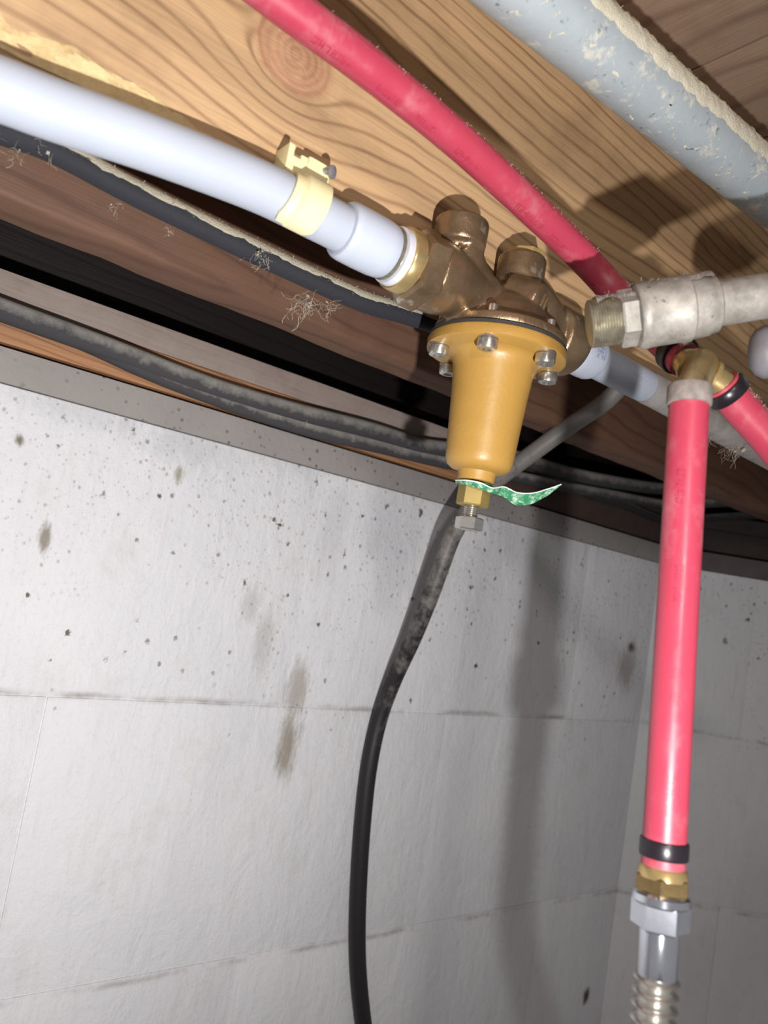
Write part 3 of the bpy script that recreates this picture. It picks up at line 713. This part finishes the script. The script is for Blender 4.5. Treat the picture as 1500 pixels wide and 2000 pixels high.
# ================================================================== STEEL PIPES
gy = .233
g1, g2 = PY(1160, 90, gy), PY(1500, 375, gy)
gd = (g2-g1).normalized(); ga, gb = g1 - gd*1.0, g2 + gd*.55
gp = thing('galvanised_pipe', g2, 'thick dusty galvanised steel pipe crossing the top right corner', 'pipe')
MB().tube([ga.lerp(gb, k/20) for k in range(21)], .0167, 40).build('pipe', M['galv'], gp)
dust_coat([g1-gd*.25, g2+gd*.25], .0167, 'dust', gp, M['dust'], -30, 96, .0020, 900, .0030, 20, .08, (10, 90))
mb_path = [g1-gd*.25, g2+gd*.25]
dust_coat(mb_path, .0167, 'hanging_lint', gp, M['dust'], 150, 158, .0003, 60, .004, 2, .6, (110, 160))

sa, sb = PD(1148, 634, .346), PD(1540, 571, .336); SD = (sb-sa).normalized(); SL = (sb-sa).length
st = thing('steel_pipe_stub', sa, 'painted steel coupling and pipe with a bare threaded end pointing at the valve', 'pipe')
def sx(x): # distance along the axis for pixel column x
    lo, hi = -.05, 1.0
    for _ in range(40):
        m_ = (lo+hi)/2; p = sa + SD*m_
        if 750 + F*p.dot(R_)/p.dot(F_) < x: lo = m_
        else: hi = m_
    return lo
def sseg(x0, x1, prof, name, mat, n=36, rot=0, sm=35):
    a0, a1 = sx(x0), sx(x1); return MB().lathe(sa + SD*a0, SD, [(d*(a1-a0), r) for d, r in prof], n, rot).build(name, mat, st, sm)
prof = [(0, .0080), (0.001, .0100)]
for k in range(11): prof += [(.04+k*.085, .0108+.00004*k), (.04+k*.085+.04, .0101+.00004*k)]
sseg(1150, 1212, prof + [(1, .0102)], 'threaded_nipple', M['thread'], 40, 0, 20)
sseg(1208, 1244, [(0, .0100), (.02, .0122), (.12, .0128), (.85, .0128), (1, .0118)], 'hex_shoulder', M['oldsteel'], 6, .3, 20)
sseg(1240, 1345, [(0, .0118), (.02, .0138), (.07, .0146), (.18, .0148), (.22, .0145), (.78, .0143), (.84, .0148), (.97, .0147), (1, .0136)], 'coupling', M['oldsteel'])
sseg(1342, 1400, [(0, .0130), (.05, .0138), (.5, .0136), (.62, .0134), (.70, .0128), (.92, .0124), (.98, .0112), (1, .0098)], 'bushing', M['oldsteel'])
sseg(1395, 2300, [(0, .0099), (1, .0099)], 'pipe', M['oldsteel'])
a0 = sx(1165); a1 = sx(1560)
dust_coat([sa + SD*a0, sa + SD*sx(1240)], .0112, 'dust', st, M['dust_grey'], -60, 55, .0008, 50, .003, 8, .4)
dust_coat([sa + SD*sx(1243), sa + SD*sx(1390)], .0143, 'dust', st, M['dust_grey'], -60, 50, .0006, 60, .003, 8, .3)

e0, e1_ = PD(1462, 690, .36), PD(1640, 676, .35); ED = (e1_-e0).normalized()
en = thing('capped_pipe', e0, 'round grey steel pipe cap half cut off by the right edge under the steel pipe', 'pipe')
MB().lathe(e0, ED, [(0, .003), (.001, .0075), (.003, .0105), (.006, .0122), (.012, .0128), (.03, .0128), (.032, .0105)], 36).build('cap', M['cap_grey'], en)
MB().tube([e0 + ED*.03, e0 + ED*.12], .0105, 28).build('pipe', M['cap_grey'], en)

# ================================================================== CABLES
bh_pts = [PY(-260, 155, .362), PY(-80, 222, .362), PY(0, 254, .361), PY(100, 290, .360), PY(250, 370, .359), PY(400, 445, .358), PY(550, 517, .357), PY(700, 585, .356), PY(800, 616, .356), PY(870, 640, .357), PY(940, 668, .358)]
BH = spline(bh_pts, 8)
bh = thing('black_hose', bh_pts[4], 'dust-topped black hose running under the white pipe and ending behind the valve', 'hose')
MB().tube(BH, .0060, 24).build('hose', M['black_hose'], bh)
dust_coat(BH[4:], .0060, 'dust', bh, M['dust_tan'], -50, 94, .0005, 300, .0020, 12, .12, (20, 92))
lints = [(595, 594, .356, .010, 40), (640, 600, .356, .006, 16), (508, 498, .350, .006, 26), (32, 300, .356, .007, 10), (90, 292, .355, .006, 8), (225, 405, .357, .004, 8), (330, 450, .355, .004, 6)]
for (x, y, Y, s, n) in lints: lint(PY(x, y, Y), s, n, 'lint_tuft', bh, M['dust_tan'], .25, .00007)

def wallpt(x, y, off):
    if x < 1288:
        p = PY(x, y, WY-off)
        if p.x < CX - off*.2: return p
    return PP(x, y, CORN + RN*off, RN)
def cable(name, px, off, r, mat, label, extra=None):
    pts = [wallpt(x, y, off if not isinstance(off, dict) else off.get(x, .012)) for x, y in px]
    P_ = spline(pts, 6); o = MB().tube(P_, r, 18).build(name, mat, None, 60, origin=pts[0]); tag(o, label, 'cable', 'cables along the sill'); return o
cable('sill_cable', [(-330, 490), (-150, 545), (0, 604), (200, 676), (400, 752), (560, 800), (720, 840), (820, 870), (900, 880), (1000, 892), (1100, 922), (1200, 942), (1300, 955), (1400, 952), (1520, 948), (1750, 950)], .0105, .0082, M['sill_cable'], 'upper of the two dusty grey cables running along the sill board')
cable('sill_cable', [(-330, 488), (-150, 545), (0, 606), (150, 662), (300, 730), (450, 788), (600, 838), (740, 872), (870, 903), (980, 925), (1100, 950), (1200, 968), (1300, 985), (1400, 982), (1520, 978), (1750, 980)], .0085, .0066, M['sill_cable'], 'lower dusty grey cable that emerges beneath the other along the sill plate')
cable('sill_cable', [(1015, 893), (1080, 930), (1150, 965), (1220, 985), (1300, 1015), (1400, 1010), (1520, 1005), (1750, 1005)], .008, .0055, M['dark_cable'], 'dark thin cable sagging along the sill right of the valve')
vpx = [(1300, 640, .392), (1232, 728, .398), (1185, 782, .415), (1110, 834, .45), (1040, 885, .475), (970, 938, .495), (920, 990, .505), (885, 1045, .510), (862, 1105, .516), (838, 1170, .524), (805, 1250, .540), (770, 1325, .558), (742, 1400, .569), (722, 1490, .571), (710, 1590, .571), (702, 1700, .571), (698, 1810, .571), (700, 1900, .571), (710, 2000, .571), (728, 2120, .571), (740, 2300, .571), (735, 2700, .571), (700, 3300, .571)]
vpts = [PY(x, y, Y) for x, y, Y in vpx]
o = MB().tube(spline(vpts, 6), .0080, 24).build('wall_cable', M['wall_cable'], None, 60, origin=vpts[8]); tag(o, 'long black cable hanging down the white wall, curving from behind the valve', 'cable')

# ================================================================== LOOSE LINT AND COBWEB
for (x, y, Y, s, n, hang, lab) in [(1432, 872, .30, .011, 46, .5, 'clump of tan lint hanging under the white pipe by the right edge'), (1388, 856, .30, .006, 14, .3, 'small lint wisp just right of the hanging red pipe'),
        (1230, 850, .47, .012, 5, .6, 'thin cobweb strand in the dark gap left of the hanging red pipe'), (540, 575, .478, .010, 7, .5, 'faint cobweb wisp on the darker brown joist, under the black hose'), (595, 828, .566, .004, 10, .0, 'white lint speck stuck on the sill cables'), (1492, 30, .25, .010, 24, .6, 'white lint tuft dangling at the top right corner')]:
    lint(PY(x, y, Y), s, n, 'lint_tuft', None, M['lint'], hang, .00008, lab, 'lint')
for o in list(bpy.data.objects):
    if '_b' in o: del o['_b']
